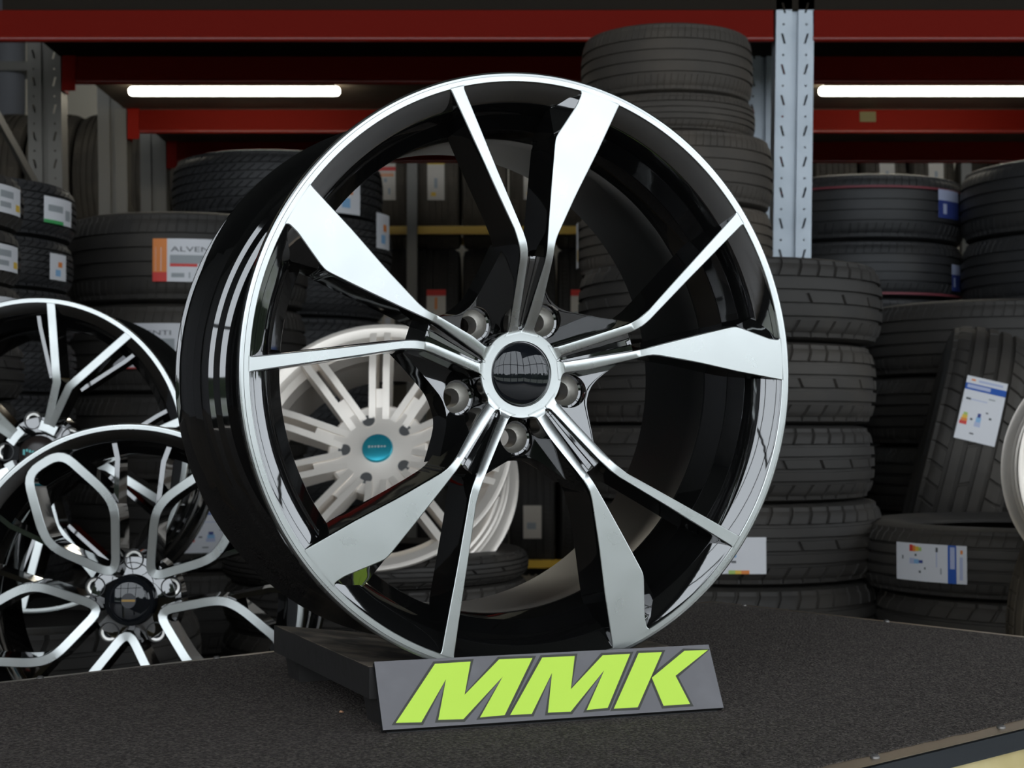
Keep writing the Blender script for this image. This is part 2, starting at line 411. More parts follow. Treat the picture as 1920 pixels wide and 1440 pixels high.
def big_wheel():
    t = thing('alloy_wheel', 'large black alloy wheel with polished five-pair spokes standing on the carpeted table', 'wheel', mx=WMX)
    m = MB(); m.lathe(BARREL[40:]+BARREL[:31], 220, 'gloss'); m.lathe(BARREL[30:41], 220, 'satin')
    m.build('barrel', t, 28)
    m = MB(); m.lathe(LIP, 256, 'alu'); m.build('rim_lip', t, 20)
    b = MB(); e = MB()
    strip_mesh(TL, TR, b, e); strip_mesh(WL, WR, b, e, facet=True)
    # slot floor between the two bars of a pair
    rows = [36.5,37.5,38.5,40,45,55,70,85,92,96]; vs = []
    for r in rows:
        a = edge_at(TR, r); c = edge_at(WL, r); d = face_d(r/1000)*1000
        k = interp(r, [36.5,40,60,96], [2.5,4.5,6.5,7.5])
        for u, dz in ((-.05,-.0),(.3,.4),(.36,1.2),(.64,1.2),(.7,.4),(1.05,-.0)):
            vs.append((a[0]+(c[0]-a[0])*u, a[1]+(c[1]-a[1])*u, d+k+dz))
    for u in (-.05,.3,.36,.64,.7,1.05):        # end wall of the slot
        a = edge_at(TR, 97); c = edge_at(WL, 97); vs.append((a[0]+(c[0]-a[0])*u, a[1]+(c[1]-a[1])*u, 10.5))
    for u in (-.05,.3,.36,.64,.7,1.05):
        a = edge_at(TR, 99); c = edge_at(WL, 99); vs.append((a[0]+(c[0]-a[0])*u, a[1]+(c[1]-a[1])*u, 50))
    n = len(rows)+2
    b.add([Vector((x/1000, y/1000, -z/1000)) for x, y, z in vs], [(i*6+j, (i+1)*6+j, (i+1)*6+j+1, i*6+j+1) for i in range(n-1) for j in range(5)], 'gloss')
    sp = b.build('spoke', t, 30); ed = e.build('machined_face', sp, 25)
    base = radians(93.6)-pi/2
    sp.rotation_euler = (0, 0, base)
    for k in range(1, 5): copy_part(sp, t, -k*2*pi/5)
    # hub
    m = MB()
    m.lathe([(.0262,-.0300),(.0356,-.0300),(.0362,-.034),(.0375,-.072),(.030,-.072)], 90, 'gloss')
    hub = m.build('hub', t, 30)
    m = MB(); m.lathe([(.0266,-.0310),(.0268,-.0294),(.0274,-.0287),(.0340,-.0286),(.0362,-.0285),(.0368,-.0296)], 120, 'alu'); m.build('hub_ring', t, 25)
    m = MB(); m.lathe([(.0001,-.0234),(.005,-.0235),(.010,-.0240),(.015,-.0248),(.020,-.0261),(.0238,-.0276),(.0258,-.0290),(.0264,-.0310)], 90, 'cap'); m.build('centre_cap', t, 60)
    # bolt pads between the pairs
    poly = [(-20,24),(-34,60),(-40,90),(-37,95),(-33,90),(-29.5,85),(-22,78.5),(-15,73.6),(-9,70.9),(-3,69.7),(3,69.6),(9,70.6),(15,72.9),(22,75.8),(30,79.3),(38,82.5),(46,86.5),(56,93),(60,86),(44,55),(20,24)]
    def pad(mb):
        cx, cy = 0.0, 53.5
        N = 96; rings = [[], [], [], [], []]
        for i in range(N):
            a = 2*pi*i/N; dx, dy = cos(a), sin(a); best = None
            for (x0, y0), (x1, y1) in zip(poly, poly[1:]+poly[:1]):
                den = dx*(y1-y0)-dy*(x1-x0)
                if abs(den) < 1e-9: continue
                tt = ((x0-cx)*(y1-y0)-(y0-cy)*(x1-x0))/den; ss = ((x0-cx)*dy-(y0-cy)*dx)/den
                if tt > 0 and -1e-6 <= ss <= 1+1e-6 and (best is None or tt < best): best = tt
            L = best
            for k, (q, z) in enumerate(((14.6, 40.9), (max(14.7, L-2.6), 40.9), (max(14.8, L-1.9), 40.0), (L-.3, 40.0), (L, 40.6))):
                rings[k].append((cx+dx*q, cy+dy*q, z-.36*(cy+dy*q-70)))
            q = L+3.5
            pads_out.append((cx+dx*q, cy+dy*q, 64.0))
        allr = rings+[pads_out]
        vs = [Vector((x/1000, y/1000, -z/1000)) for rg in allr for x, y, z in rg]
        fs = [(k*N+i, k*N+(i+1) % N, (k+1)*N+(i+1) % N, (k+1)*N+i) for k in range(len(allr)-1) for i in range(N)]
        mb.add(vs, fs, 'gloss')
    pads_out = []
    m = MB(); pad(m); p0 = m.build('bolt_pad', t, 25)
    lm = MB(); lug_parts(lm, 0, .0535, .0465); lug = lm.build('lug_seat', p0, 25)
    p0.rotation_euler = (0, 0, radians(57.6)-pi/2)
    for k in range(1, 5): copy_part(p0, t, k*2*pi/5)
    # valve stem peeping through the barrel
    vx, vy = .2175*cos(radians(53.3)), .2175*sin(radians(53.3))
    m = MB(); ax = Vector((-cos(radians(53.3))*.5, -sin(radians(53.3))*.5, .85)).normalized()
    p = Vector((vx, vy, -.052))
    m.cyl(p-ax*.012, p, .0062, 8, 'valve'); m.cyl(p-ax*.014, p-ax*.009, .0072, 20, 'bare')
    m.build('valve_cap', t)
big_wheel()

# ------------------------------------------------------------------ cradle and sign
def frame2(u, w, z=0.0):        # wheel-aligned coordinates on the table: u right, w backwards
    o = Vector((WC.x, WC.y, TZ))
    return o+WU*u+Vector((-WN.x, -WN.y, 0)).normalized()*w+Vector((0, 0, z))
def cradle():
    t = thing('wheel_cradle', 'low black wooden block with a shallow dip under the big wheel', 'stand', frame2(0, .14, 0))
    inv = t.matrix_basis.inverted()
    def P(u, w, z): return frame2(u, w, z)-Vector(t.location)
    for s, u0 in ((-1, -.1385), (1, .131)):
        m = MB()
        a, b, w0, w1 = u0, s*.004, .010, .287
        m.hexa([P(a,w0,.022),P(b,w0,.012),P(b,w1,.012),P(a,w1,.022),P(a,w0,.0465),P(b,w0,.0290),P(b,w1,.0290),P(a,w1,.0465)], 'wood_black')
        pl = m.build('plank', t, 0)
        m = MB(); e = .0008
        m.hexa([P(a-s*.0+0,w0+.002,.0460),P(b,w0+.002,.0285),P(b,w1-.002,.0285),P(a,w1-.002,.0460),P(a,w0+.004,.0470),P(b,w0+.004,.0293),P(b,w1-.004,.0293),P(a,w1-.004,.0470)], 'wood_worn_lit')
        m.build('worn_lit_top', pl, 0)  # wear-brown top, made paler to paint the light falling on it
    for w in (.028, .255):
        m = MB()
        m.hexa([P(-.128,w-.018,0),P(.122,w-.018,0),P(.122,w+.018,0),P(-.128,w+.018,0),P(-.131,w-.02,.021),P(.124,w-.02,.021),P(.124,w+.02,.021),P(-.131,w+.02,.021)], 'wood_black')
        m.hexa([P(-.06,w-.02,.004),P(.06,w-.02,.004),P(.06,w+.02,.004),P(-.06,w+.02,.004),P(-.06,w-.02,.016),P(.06,w-.02,.016),P(.06,w+.02,.016),P(-.06,w+.02,.016)], 'wood_black')
        m.build('foot', t, 0)
cradle()
def sign():
    BL, BR = Vector((-.0979, 1.1924, TZ)), Vector((.1733, 1.2865, TZ))
    al = (BR-BL).normalized(); bk = Vector((-al.y, al.x, 0))
    up = (Vector((0, 0, .0478))+bk*.0275); Hs = up.length; up /= Hs
    n = al.cross(up).normalized(); n = n if n.y < 0 else -n
    L = (BR-BL).length
    mx = Matrix(((al.x, up.x, n.x, BL.x), (al.y, up.y, n.y, BL.y), (al.z, up.z, n.z, BL.z+.0035), (0,0,0,1)))
    t = thing('sign_board', 'low grey sign with three slanted lime letters leaning against the wheel block', 'sign', mx=mx)
    m = MB(); th = .0055
    m.hexa([(0,0,-th),(L,0,-th),(L,Hs,-th),(0,Hs,-th),(0,0,-.0003),(L,0,-.0003),(L,Hs,-.0003),(0,Hs,-.0003)], 'sign_side'); m.build('board', t, 0)
    m = MB(); m.hexa([(0,0,-.0004),(L,0,-.0004),(L,Hs,-.0004),(0,Hs,-.0004),(0.0,0.0,.0002),(L,0,.0002),(L,Hs,.0002),(0,Hs,.0002)], 'sign_grey'); m.build('face_sheet', t, 0)
    m = MB(); m.hexa([(.004,.006,-th-.012),(L-.004,.006,-th-.012),(L-.004,.012,-th-.012),(.004,.012,-th-.012),(.004,-.002,-th),(L-.004,-.002,-th),(L-.004,.02,-th),(.004,.02,-th)], 'sign_side'); m.build('rear_rib', t, 0)
    quad = [(718, 1378.5), (1357, 1335), (1330, 1215), (701, 1246)]
    def uv(px):                 # inverse bilinear, good enough on this small quad
        u, v = .5, .5
        for _ in range(30):
            def f(u, v):
                return [quad[0][k]*(1-u)*(1-v)+quad[1][k]*u*(1-v)+quad[2][k]*u*v+quad[3][k]*(1-u)*v for k in (0, 1)]
            x, y = f(u, v); h = 1e-4
            xu, yu = [(a-b)/h for a, b in zip(f(u+h, v), (x, y))]; xv, yv = [(a-b)/h for a, b in zip(f(u, v+h), (x, y))]
            det = xu*yv-xv*yu; dx, dy = px[0]-x, px[1]-y
            u += (dx*yv-dy*xv)/det; v += (dy*xu-dx*yu)/det
        return u*L, v*Hs
    M1 = [(740,1365),(808.3,1251.3),(872.7,1247.3),(862,1311.7),(925,1243),(986.7,1241),(935,1350.7),(890,1355),(931.5,1277),(860,1358.3),(815,1359.5),(828.3,1281.5),(785,1364)]
    M2 = [(945,1350.7),(1005,1240),(1066.5,1237.3),(1058.5,1301.5),(1120,1236),(1173.3,1233.3),(1128.3,1336.7),(1088,1341),(1122.7,1265),(1058,1344),(1015,1346),(1023.3,1270),(985,1348.3)]
    K1 = [(1140,1338.3),(1190,1231.9),(1236,1230),(1186.2,1335.6)]
    K2 = [(1215,1279.4),(1280.6,1227.5),(1328.4,1225.6),(1261.9,1275.6),(1289.4,1328.8),(1236.9,1332.5)]
    def offs(p, d):
        n_ = len(p); A = sum(p[i][0]*p[(i+1) % n_][1]-p[(i+1) % n_][0]*p[i][1] for i in range(n_))
        sg = 1 if A > 0 else -1; out = []
        for i in range(n_):
            a, b, c = Vector(p[i-1]), Vector(p[i]), Vector(p[(i+1) % n_])
            d0, d1 = (b-a).normalized(), (c-b).normalized()
            n0, n1 = Vector((d0.y, -d0.x))*sg, Vector((d1.y, -d1.x))*sg
            bis = n0+n1; bis /= max(.5, bis.length_squared/2)
            q = b+bis*d
            out.append((q.x, q.y))
        return out
    def letter(name, polys):
        m = MB(); e = MB()
        for p in polys:
            q = [uv(x) for x in p]
            for pts, mb, z0, z1, mn in ((offs(q, .0021), e, .0002, .00035, 'lime_edge'), (q, m, .0003, .0006, 'lime')):
                bm = bmesh.new(); vv = [bm.verts.new((x, y, z1)) for x, y in pts]; bm.faces.new(vv)
                bmesh.ops.triangulate(bm, faces=bm.faces[:]); bm.verts.index_update()
                n_ = len(pts)
                vs = [(x, y, z1) for x, y in pts]+[(x, y, z0) for x, y in pts]
                fs = [tuple(v.index for v in f.verts) for f in bm.faces]+[(i, (i+1) % n_, n_+(i+1) % n_, n_+i) for i in range(n_)]
                bm.free(); mb.add(vs, fs, mn)
        o = m.build(name, t, 0); e.build('letter_outline', o, 0)
    letter('letter_m', [M1]); letter('letter_m', [M2]); letter('letter_k', [K1, K2])
sign()
def crumb():
    p = on_table(640, 1337)
    m = MB()
    m.add([(0,0,0),(.003,-.001,0),(.0042,.001,0),(.001,.0024,0),(.001,.0005,.0018),(.003,.0006,.0012)], [(0,1,4),(1,2,5),(1,5,4),(2,3,5),(3,4,5),(3,0,4),(0,3,2,1)], 'wood_crumb')
    o = m.build('wood_chip', None, 0); o.location = p+Vector((-.002, 0, .0005))
    tag(o, 'tiny tan wood chip on the carpet left of the grey sign', 'debris')
M['wood_crumb'] = mat('tan_wood', (.42, .22, .12), .7)
crumb()

# ------------------------------------------------------------------ the other alloy wheels
def wheel_matrix(c, yaw, tilt, spin=0.0):
    """local z looks at the photographer; yaw turns the face to the right, tilt leans the top away"""
    n = Vector((sin(yaw)*cos(tilt), -cos(yaw)*cos(tilt), sin(tilt)))
    u = Vector((cos(yaw), sin(yaw), 0)); v = n.cross(u)
    m = Matrix(((u.x, v.x, n.x, c.x), (u.y, v.y, n.y, c.y), (u.z, v.z, n.z, c.z), (0,0,0,1)))
    return m @ Matrix.Rotation(spin, 4, 'Z')
def bars(poly, w, dfn, depth, body, edge, bm_, em_, draft=.0016, closed=False, inset=.0):
    """machined line following a polyline (metres, wheel plane) over a painted rib"""
    n = len(poly); rows = []
    for i in range(n):
        a = Vector(poly[(i-1) % n] if closed else poly[max(i-1, 0)]); b = Vector(poly[i]); c = Vector(poly[(i+1) % n] if closed else poly[min(i+1, n-1)])
        d0 = (b-a).normalized() if (b-a).length > 1e-9 else (c-b).normalized()
        d1 = (c-b).normalized() if (c-b).length > 1e-9 else d0
        n0, n1 = Vector((-d0.y, d0.x)), Vector((-d1.y, d1.x)); q = n0+n1; q /= max(.6, q.length_squared/2)
        ww = w[i] if isinstance(w, (list, tuple)) else w
        r = b.length; d = dfn(r)
        rows.append((b, q, ww/2, d, depth(r) if callable(depth) else depth))
    def sect(f, mb, mn, k, close):
        vs = [v for R_ in rows for v in f(*R_)]
        m_ = n if closed else n-1
        fs = [(i*k+j, ((i+1) % n)*k+j, ((i+1) % n)*k+(j+1) % k, i*k+(j+1) % k) for i in range(m_) for j in range(k if close else k-1)]
        if close and not closed: fs += [tuple(range(k)), tuple((n-1)*k+j for j in reversed(range(k)))]
        mb.add(vs, fs, mn)
    if edge is not None:
        sect(lambda b, q, h, d, D: [(*(b+q*h), -d-.0008), (*(b+q*(h-.0006)), -d), (*(b-q*(h-.0006)), -d), (*(b-q*h), -d-.0008)], edge, em_, 4, False)
    sect(lambda b, q, h, d, D: [(*(b+q*(h+draft)), -D), (*(b+q*h), -d-.0007), (*(b-q*h), -d-.0007), (*(b-q*(h+draft)), -D)], body, bm_, 4, True)
def arc_poly(pts, seg=.012):
    out = []
    for a, b in zip(pts, pts[1:]):
        a, b = Vector(a), Vector(b); n = max(1, int((b-a).length/seg))
        out += [tuple(a.lerp(b, i/n)) for i in range(n)]
    return out+[tuple(pts[-1])]
def rounded(pts, r, closed=False):
    out = []; n = len(pts)
    for i in range(n):
        if not closed and i in (0, n-1): out.append(tuple(pts[i])); continue
        a, b, c = Vector(pts[i-1]), Vector(pts[i]), Vector(pts[(i+1) % n])
        p = b+(a-b).normalized()*min(r, (a-b).length*.45); q = b+(c-b).normalized()*min(r, (c-b).length*.45)
        for k in range(6):
            t = k/5; out.append(tuple(p*(1-t)**2+b*2*t*(1-t)+q*t*t))
    return out
def wheel_shell(t, k, body, lipm, wide=1.0):
    m = MB(); B = [(r*k, z*k*wide) for r, z in BARREL]
    m.lathe(B, 120, body, closed=True); m.build('barrel', t, 28)
    m = MB(); m.lathe([(r*k, z*k) for r, z in LIP], 120, lipm); m.build('rim_lip', t, 20)
def hub_and_lugs(t, k, body, rr=.066, lugr=.056, d0=.034, phase=0., bright='bare', d1=None, ring=None):
    m = MB(); d1 = d1 or d0+.034
    m.lathe([(.030*k,-d0*k+.001),(.034*k,-d0*k),(.040*k,-d0*k-.002),(rr*k*.9,-d0*k-.004),(rr*k,-d0*k-.010),(rr*k*1.04,-d1*k),(.03*k,-d1*k)], 60, body)
    m.build('hub', t, 30)
    for i in range(5):
        a = phase+i*2*pi/5
        m = MB(); mx = Matrix.Translation((lugr*k*cos(a), lugr*k*sin(a), 0))
        z = -(d0+.0028)*k
        m.lathe([(.0145*k,z-.002),(.0142*k,z+.0012),(.0128*k,z+.0012),(.0124*k,z-.001)], 24, 'satin' if body == 'gloss' else body, mx=mx)
        m.lathe([(.0126*k,z),(.0116*k,z-.002*k),(.0086*k,z-.0022*k),(.0080*k,z-.003*k)], 24, bright, mx=mx)
        m.lathe([(.0082*k,z-.0022*k),(.0080*k,z-.0045*k),(.0001,z-.0046*k)], 24, 'navy', mx=mx)
        m.build('lug_seat', t, 25)

def star_wheel():               # black wheel with thin paired spokes, back left
    k = 1.04
    mx = wheel_matrix(at(60, 852, 2.52), radians(-4), radians(3))
    t = thing('alloy_wheel', 'black wheel with thin paired silver-edged spokes half hidden at the left edge', 'wheel', mx=mx)
    wheel_shell(t, k, 'gloss', 'alu', .85)
    hub_and_lugs(t, k, 'gloss', phase=radians(31), d0=.030)
    D = lambda r: interp(r, [.04,.10,.13,.25], [.022,.010,.004,.0005])
    DD = lambda r: interp(r, [.04,.10,.2,.25], [.055,.045,.04,.05])
    def pol(r, a): return (r*k*cos(a), r*k*sin(a))
    b = MB(); e = MB(); A = 0
    for s in (-1, 1):
        bars(arc_poly([pol(.05, A+s*.06), pol(.118, A+s*radians(5.2)), pol(.240, A+s*radians(16.6))]), .013*k, D, DD, b, e, 'gloss', 'alu', .002)
        bars(arc_poly([pol(.122, A+s*radians(12)), pol(.2, A+s*radians(21.5)), pol(.235, A+s*radians(23))]), .006*k, lambda r: D(r)+.014, DD, b, None, 'gloss', 'alu', .002)
    bars([pol(.047, A-.30), pol(.046, A), pol(.047, A+.30)], .016*k, D, DD, b, e, 'gloss', 'alu')
    sp = b.build('spoke', t, 30); e.build('machined_face', sp, 25)
    sp.rotation_euler = (0, 0, radians(68))
    for i in range(1, 5): copy_part(sp, t, -i*2*pi/5)
    m = MB(); m.lathe([(.0001,-.012),(.016,-.0125),(.026,-.015),(.031,-.022),(.032,-.032)], 48, 'brown_cap'); cp = m.build('centre_cap', t, 60)
    m = MB()
    for i in range(7):
        x = -.018+.005*i; m.box((x, .004+.003*sin(i*1.3), -.0118), (.0035, .006+.003*cos(i*2.1), .0012), 'teal_mark')
    m.build('cap_mark', cp, 0)
star_wheel()

def petal_wheel():              # black wheel with looped petals, in front of it
    k = 1.0; R = .245
    mx = wheel_matrix(at(237, 1128, 2.10), radians(-2), radians(1.5))
    k = (333/2932*2.10)/.245
    t = thing('alloy_wheel', 'black wheel with five looped silver petal spokes behind the left table edge', 'wheel', mx=mx)
    wheel_shell(t, k, 'gloss', 'alu', .9)
    hub_and_lugs(t, k, 'gloss', phase=radians(90-72/2+36), d0=.030)
    D = lambda r: interp(r/k, [.03,.05,.12,.20,.25], [.020,.018,.006,.0015,.002])
    DD = lambda r: interp(r/k, [.04,.10,.2,.25], [.055,.045,.04,.05])*k
    q = R*k
    half = [(.165, 0), (.475, .205), (.59, .212), (.915, .115)]
    loop = [(a*q, b*q) for a, b in half]+[(a*q, -b*q) for a, b in reversed(half[1:])]
    loop = rounded(loop, .022*k, True)
    b = MB(); e = MB()
    bars(loop, .0128*k, D, DD, b, e, 'gloss', 'alu', .003, closed=True)
    for s in (-1, 1):           # plain black ribs from the petal's bends to the rim
        bars(arc_poly([(.50*q, s*.215*q), (.72*q, s*.36*q), (.86*q, s*.41*q)]), .007*k, lambda r: .012*k, DD, b, None, 'gloss', 'alu', .003)
    sp = b.build('spoke', t, 30); e.build('machined_face', sp, 25)
    sp.rotation_euler = (0, 0, radians(122))
    for i in range(1, 5): copy_part(sp, t, -i*2*pi/5)
    m = MB(); m.lathe([(.0001,-.010),(.024,-.0105),(.0275,-.012),(.0285,-.0135),(.0335,-.0135),(.0345,-.018),(.035,-.034)], 60, 'cap'); cp = m.build('centre_cap', t, 40)
    m = MB(); m.lathe([(.0001,-.0094),(.0098,-.0094),(.0102,-.0102)], 32, 'grey_mark'); m.box((0,.0004,-.0093), (.0185,.0030,.0008), 'gold'); m.build('cap_emblem', cp, 0)
petal_wheel()

def silver_wheel():
    k = (258/2932*2.80)/.245
    mx = wheel_matrix(at(704, 829, 2.80), radians(-4), radians(27), radians(2))
    t = thing('alloy_wheel', 'silver wheel with many slim twin spokes and teal cap seen through the big wheel', 'wheel', mx=mx)
    wheel_shell(t, k, 'silver', 'silver', .8)
    def pol(r, a): return (r*k*cos(a), r*k*sin(a))
    D = lambda r: interp(r/k, [.03,.06,.105,.16,.25], [.030,.028,.017,.006,.003])
    DD = lambda r: interp(r/k, [.04,.10,.2,.25], [.058,.045,.035,.045])*k
    b = MB()
    for s in (-1, 1):
        bars(arc_poly([(.046*k, s*.0125*k), (.238*k, s*.0130*k)]), .0125*k, D, DD, b, None, 'silver', 'silver', .003)
    bars(arc_poly([(.046*k, 0), (.118*k, 0)]), .016*k, lambda r: D(r)+.004*k, DD, b, None, 'silver', 'silver', .001)
    sp = b.build('spoke', t, 30); sp.rotation_euler = (0, 0, radians(90))
    for i in range(1, 10): copy_part(sp, t, -i*2*pi/10)
    m = MB()                    # hub plate with bolt holes
    m.lathe([(.026*k,-.026*k),(.036*k,-.027*k),(.070*k,-.0285*k),(.086*k,-.0265*k),(.090*k,-.030*k),(.092*k,-.058*k),(.03*k,-.058*k)], 60, 'silver'); m.build('hub', t, 30)
    for i in range(5):
        a = radians(108)+i*2*pi/5
        m = MB(); m_ = Matrix.Translation((.060*k*cos(a), .060*k*sin(a), 0)); z = -.0266*k
        m.lathe([(.0128*k,z-.0008),(.0126*k,z),(.0112*k,z),(.0110*k,z-.0005)], 28, 'silver', mx=m_)
        m.lathe([(.0111*k,z-.0003),(.0105*k,z-.0008),(.0001,z-.0009)], 28, 'valve', mx=m_)
        m.build('lug_seat', t, 25)
    m = MB(); m.lathe([(.0001,-.0185*k),(.018*k,-.019*k),(.026*k,-.0205*k),(.0278*k,-.0235*k),(.0278*k,-.03*k)], 60, 'teal'); cp = m.build('centre_cap', t, 40)
    m = MB()
    for i in range(6): m.box((-.014*k+.0056*k*i, .0005*k, -.0184*k), (.0036*k, (.0045 if i in (0, 3) else .0032)*k, .0008), 'silver_dark')
    m.build('cap_mark', cp, 0)
silver_wheel()

def side_wheel():
    k = .19/.245
    c = at(2160, 883, 2.28)
    t = thing('alloy_wheel', 'plain silver wheel whose curved rim just enters at the right edge', 'wheel', mx=wheel_matrix(c, radians(-6), radians(2)))
    wheel_shell(t, k, 'silver', 'silver', .7)
    b = MB()
    for s in (0,):
        bars(arc_poly([(.03*k, 0), (.12*k, 0), (.238*k, 0)]), .026*k, lambda r: .012*k, .05*k, b, None, 'silver', 'silver', .003)
    sp = b.build('spoke', t, 30)
    for i in range(1, 7): copy_part(sp, t, i*2*pi/7)
    hub_and_lugs(t, k, 'silver', d0=.016)
side_wheel()

# ------------------------------------------------------------------ tyres
def tyre_mesh(name, R, Wd, rim, mname, blocks=60, ribs='snnns', slant=.25, notch=.005, gw=.0075, gd=.007, cut=(0, .80, .84, .96), wear=0.):
    """axis along z.  ribs: one letter per rib, s = notched shoulder, n = plain, c = cut rib"""
    tw = Wd*.80; nr = len(ribs)
    cols = []
    for b_ in range(blocks):
        for q in cut: cols.append(((b_+q)/blocks*2*pi, q >= cut[2]-1e-6 and q < 1, b_))
    prof = []                    # r, z, rib index or None
    def crown(z): return R-.010*(abs(z)/(tw/2))**2.6
    sh = 1.25; unit = (tw-gw*(nr-1))/(nr-2+2*sh)
    z = -tw/2
    tread = []
    for i in range(nr):
        w_ = unit*(sh if i in (0, nr-1) else 1)
        a, c = z, z+w_
        if i == 0: tread += [(crown(a)-.004, a-.001, 0), (crown(a+.004), a+.004, 0)]
        else: tread += [(crown(a)-gd, a, None), (crown(a), a+.0006, i)]
        tread.append((crown((a+c)/2), (a+c)/2, i))
        if i == nr-1: tread += [(crown(c-.004), c-.004, i), (crown(c)-.004, c+.001, i)]
        else: tread += [(crown(c), c-.0006, i), (crown(c)-gd, c, None)]
        z = c+gw
    H_ = R-rim
    side = [(R-.016, Wd*.455, 's'), (R-.022, Wd*.472, None), (R-H_*.35, Wd*.497, None), (R-H_*.5, Wd*.5, None), (R-H_*.52, Wd*.494, None), (R-H_*.72, Wd*.478, None), (R-H_*.86, Wd*.45, None), (rim+.012, Wd*.43, None), (rim+.004, Wd*.42, None), (rim, Wd*.395, None), (rim+.001, Wd*.365, None),
            (rim+.014, Wd*.37, None), (R-H_*.5, Wd*.455, None), (R-.024, Wd*.39, None), (R-.019, Wd*.2, None), (R-.018, 0, None)]
    lower = [(r, -z_, ('s0' if f == 's' else None)) for r, z_, f in reversed(side[:-1])]
    upper = [(r, z_, ('s1' if f == 's' else None)) for r, z_, f in side]
    full = lower+tread+upper
    vs = []; k = len(full)
    for a, nt, bi in cols:
        for r, z_, f in full:
            rr = r; aa = a
            if isinstance(f, int):
                ch = ribs[f]
                if nt and (ch == 's' or ch == 'w' or (ch == 'c' and bi % 2 == 0)): rr = r-notch
                aa = a+slant*(z_/(tw/2))*((-1) if ch == 'c' else 1)*(.35 if ch == 'n' else 1)
            elif f in ('s0', 's1'):
                if nt and ribs[0] in 'sw': rr = r-notch*.5
                aa = a+slant*(1 if f == 's1' else -1)
            elif f is None and abs(z_) <= tw/2: aa = a+slant*(z_/(tw/2))*.6
            vs.append((rr*cos(aa), rr*sin(aa), z_))
    n = len(cols)
    fs = [(i*k+j, ((i+1) % n)*k+j, ((i+1) % n)*k+(j+1) % k, i*k+(j+1) % k) for i in range(n) for j in range(k)]
    m = MB(); m.add(vs, fs, mname)
    return m.mesh(name, 32)
TY = {}                          # kind -> mesh, R, W
def kind(key, R, Wd, rim, mname, **kw): TY[key] = (tyre_mesh('car_tyre_'+key, R, Wd, rim, mname, **kw), R, Wd)
kind('touring', .32, .17, .195, 'rubber', blocks=46, ribs='sncns', slant=.10, notch=.006)
kind('plain', .32, .20, .20, 'rubber', blocks=84, ribs='snnns', slant=.05, notch=.0022)
kind('worn', .32, .20, .20, 'rubber_lightened', blocks=84, ribs='snnns', slant=.05, notch=.0022)
kind('fresh', .32, .20, .20, 'rubber_dark', blocks=84, ribs='snnns', slant=.06, notch=.0025)
kind('winter', .30, .16, .19, 'rubber_dark', blocks=70, ribs='wwwwww', slant=.30, notch=.005, gw=.005)
kind('tawny', .31, .20, .20, 'rubber_dust_lit', blocks=70, ribs='snnnns', slant=.05, notch=.0025)
kind('slim', .31, .11, .19, 'rubber', blocks=48, ribs='sncs', slant=.10, notch=.006)

LAB = {
 'alventi': dict(a='p_orange', text='ALVENTI'),
}
def paper(tyre, sc, R, ang, al, zc, zh, rects, upright=False, text=None, out=.0016):
    """a paper label curved round the tread; al = length along the tread, zh = height across it; rects in 0..1 (right, up)"""
    m = MB()
    def put(u, v, o):            # u along tread, v across
        a = ang+(u-.5)*al/R; r = R+o
        return (r*cos(a)/sc[0], r*sin(a)/sc[1], (zc+(v-.5)*zh)/sc[2])
    def rect(u0, v0, u1, v1, mn, o):
        if upright: u0, u1, v0, v1 = 1-v1, 1-v0, u0, u1
        n = max(1, int(abs(u1-u0)*al/.008))
        vs = []; fs = []
        for i in range(n+1):
            u = u0+(u1-u0)*i/n; vs += [put(u, v0, o), put(u, v1, o)]
        for i in range(n): fs.append((2*i, 2*i+2, 2*i+3, 2*i+1))
        m.add(vs, fs, mn)
    for i, q in enumerate(rects): rect(*q[:4], q[4], out+.00025*(1 if i else 0)+.0001*(i % 3))
    if text:                     # (string, u0, v0, height, stretch, material)
        s_, u0, v0, h, st, mn = text
        vs, fs = text_verts(s_, 1.0)
        m.add([put(u0+x*h*st*zh/al, v0+y*h, out+.0007) if not upright else put(1-(v0+y*h), u0+x*h*st*al/zh, out+.0007) for x, y, z in vs], fs, mn)
    o = m.build('paper_label', tyre, 0)
    return o
P_ALV = [(0,0,1,1,'paper'),(0,0,.2,1,'p_orange'),(0,0,.2,.22,'p_red'),(0,.82,.1,1,'p_red'),(.04,.24,.12,.8,'paper'),(.24,.42,1,.62,'p_grey'),(.24,.35,.62,.42,'p_red'),(.26,.10,.44,.20,'p_grey'),(.50,.08,.52,.22,'p_grey'),(.62,.08,.63,.22,'p_grey')]
P_ALV2 = [(0,0,1,1,'paper'),(0,.52,.17,1,'p_red'),(.03,.62,.13,.86,'paper'),(.2,.40,.9,.66,'p_grey'),(.2,.40,.52,.47,'p_red'),(0,0,1,.025,'p_red'),(.22,.14,.42,.28,'p_grey'),(.6,.10,.62,.30,'p_grey')]
P_EU = [(0,0,1,1,'paper'),(0,.76,1,.87,'p_blue'),(.05,.79,.62,.85,'p_pale'),(.05,.775,.45,.79,'p_pale'),(.3,.91,.9,.95,'p_pale'),(.12,.92,.22,.95,'p_orange'),(.62,.66,.78,.68,'p_grey'),(.08,.60,.2,.63,'p_dark'),(.2,.605,.6,.62,'p_pale'),
        (.10,.36,.20,.40,'p_lime'),(.08,.31,.21,.36,'p_yellow'),(.06,.27,.22,.31,'p_orange'),(.04,.22,.22,.27,'p_red'),(.44,.36,.52,.42,'p_navy'),(.42,.29,.54,.36,'p_sky'),(.40,.22,.55,.29,'p_pale'),(.28,.30,.34,.33,'p_dark'),(.62,.44,.68,.46,'p_dark'),(.72,.36,.78,.39,'p_dark'),(.34,.10,.44,.12,'p_dark')]
P_EUS = [(v0, 1-u1, v1, 1-u0, mn) for u0, v0, u1, v1, mn in P_EU]      # lying on its side
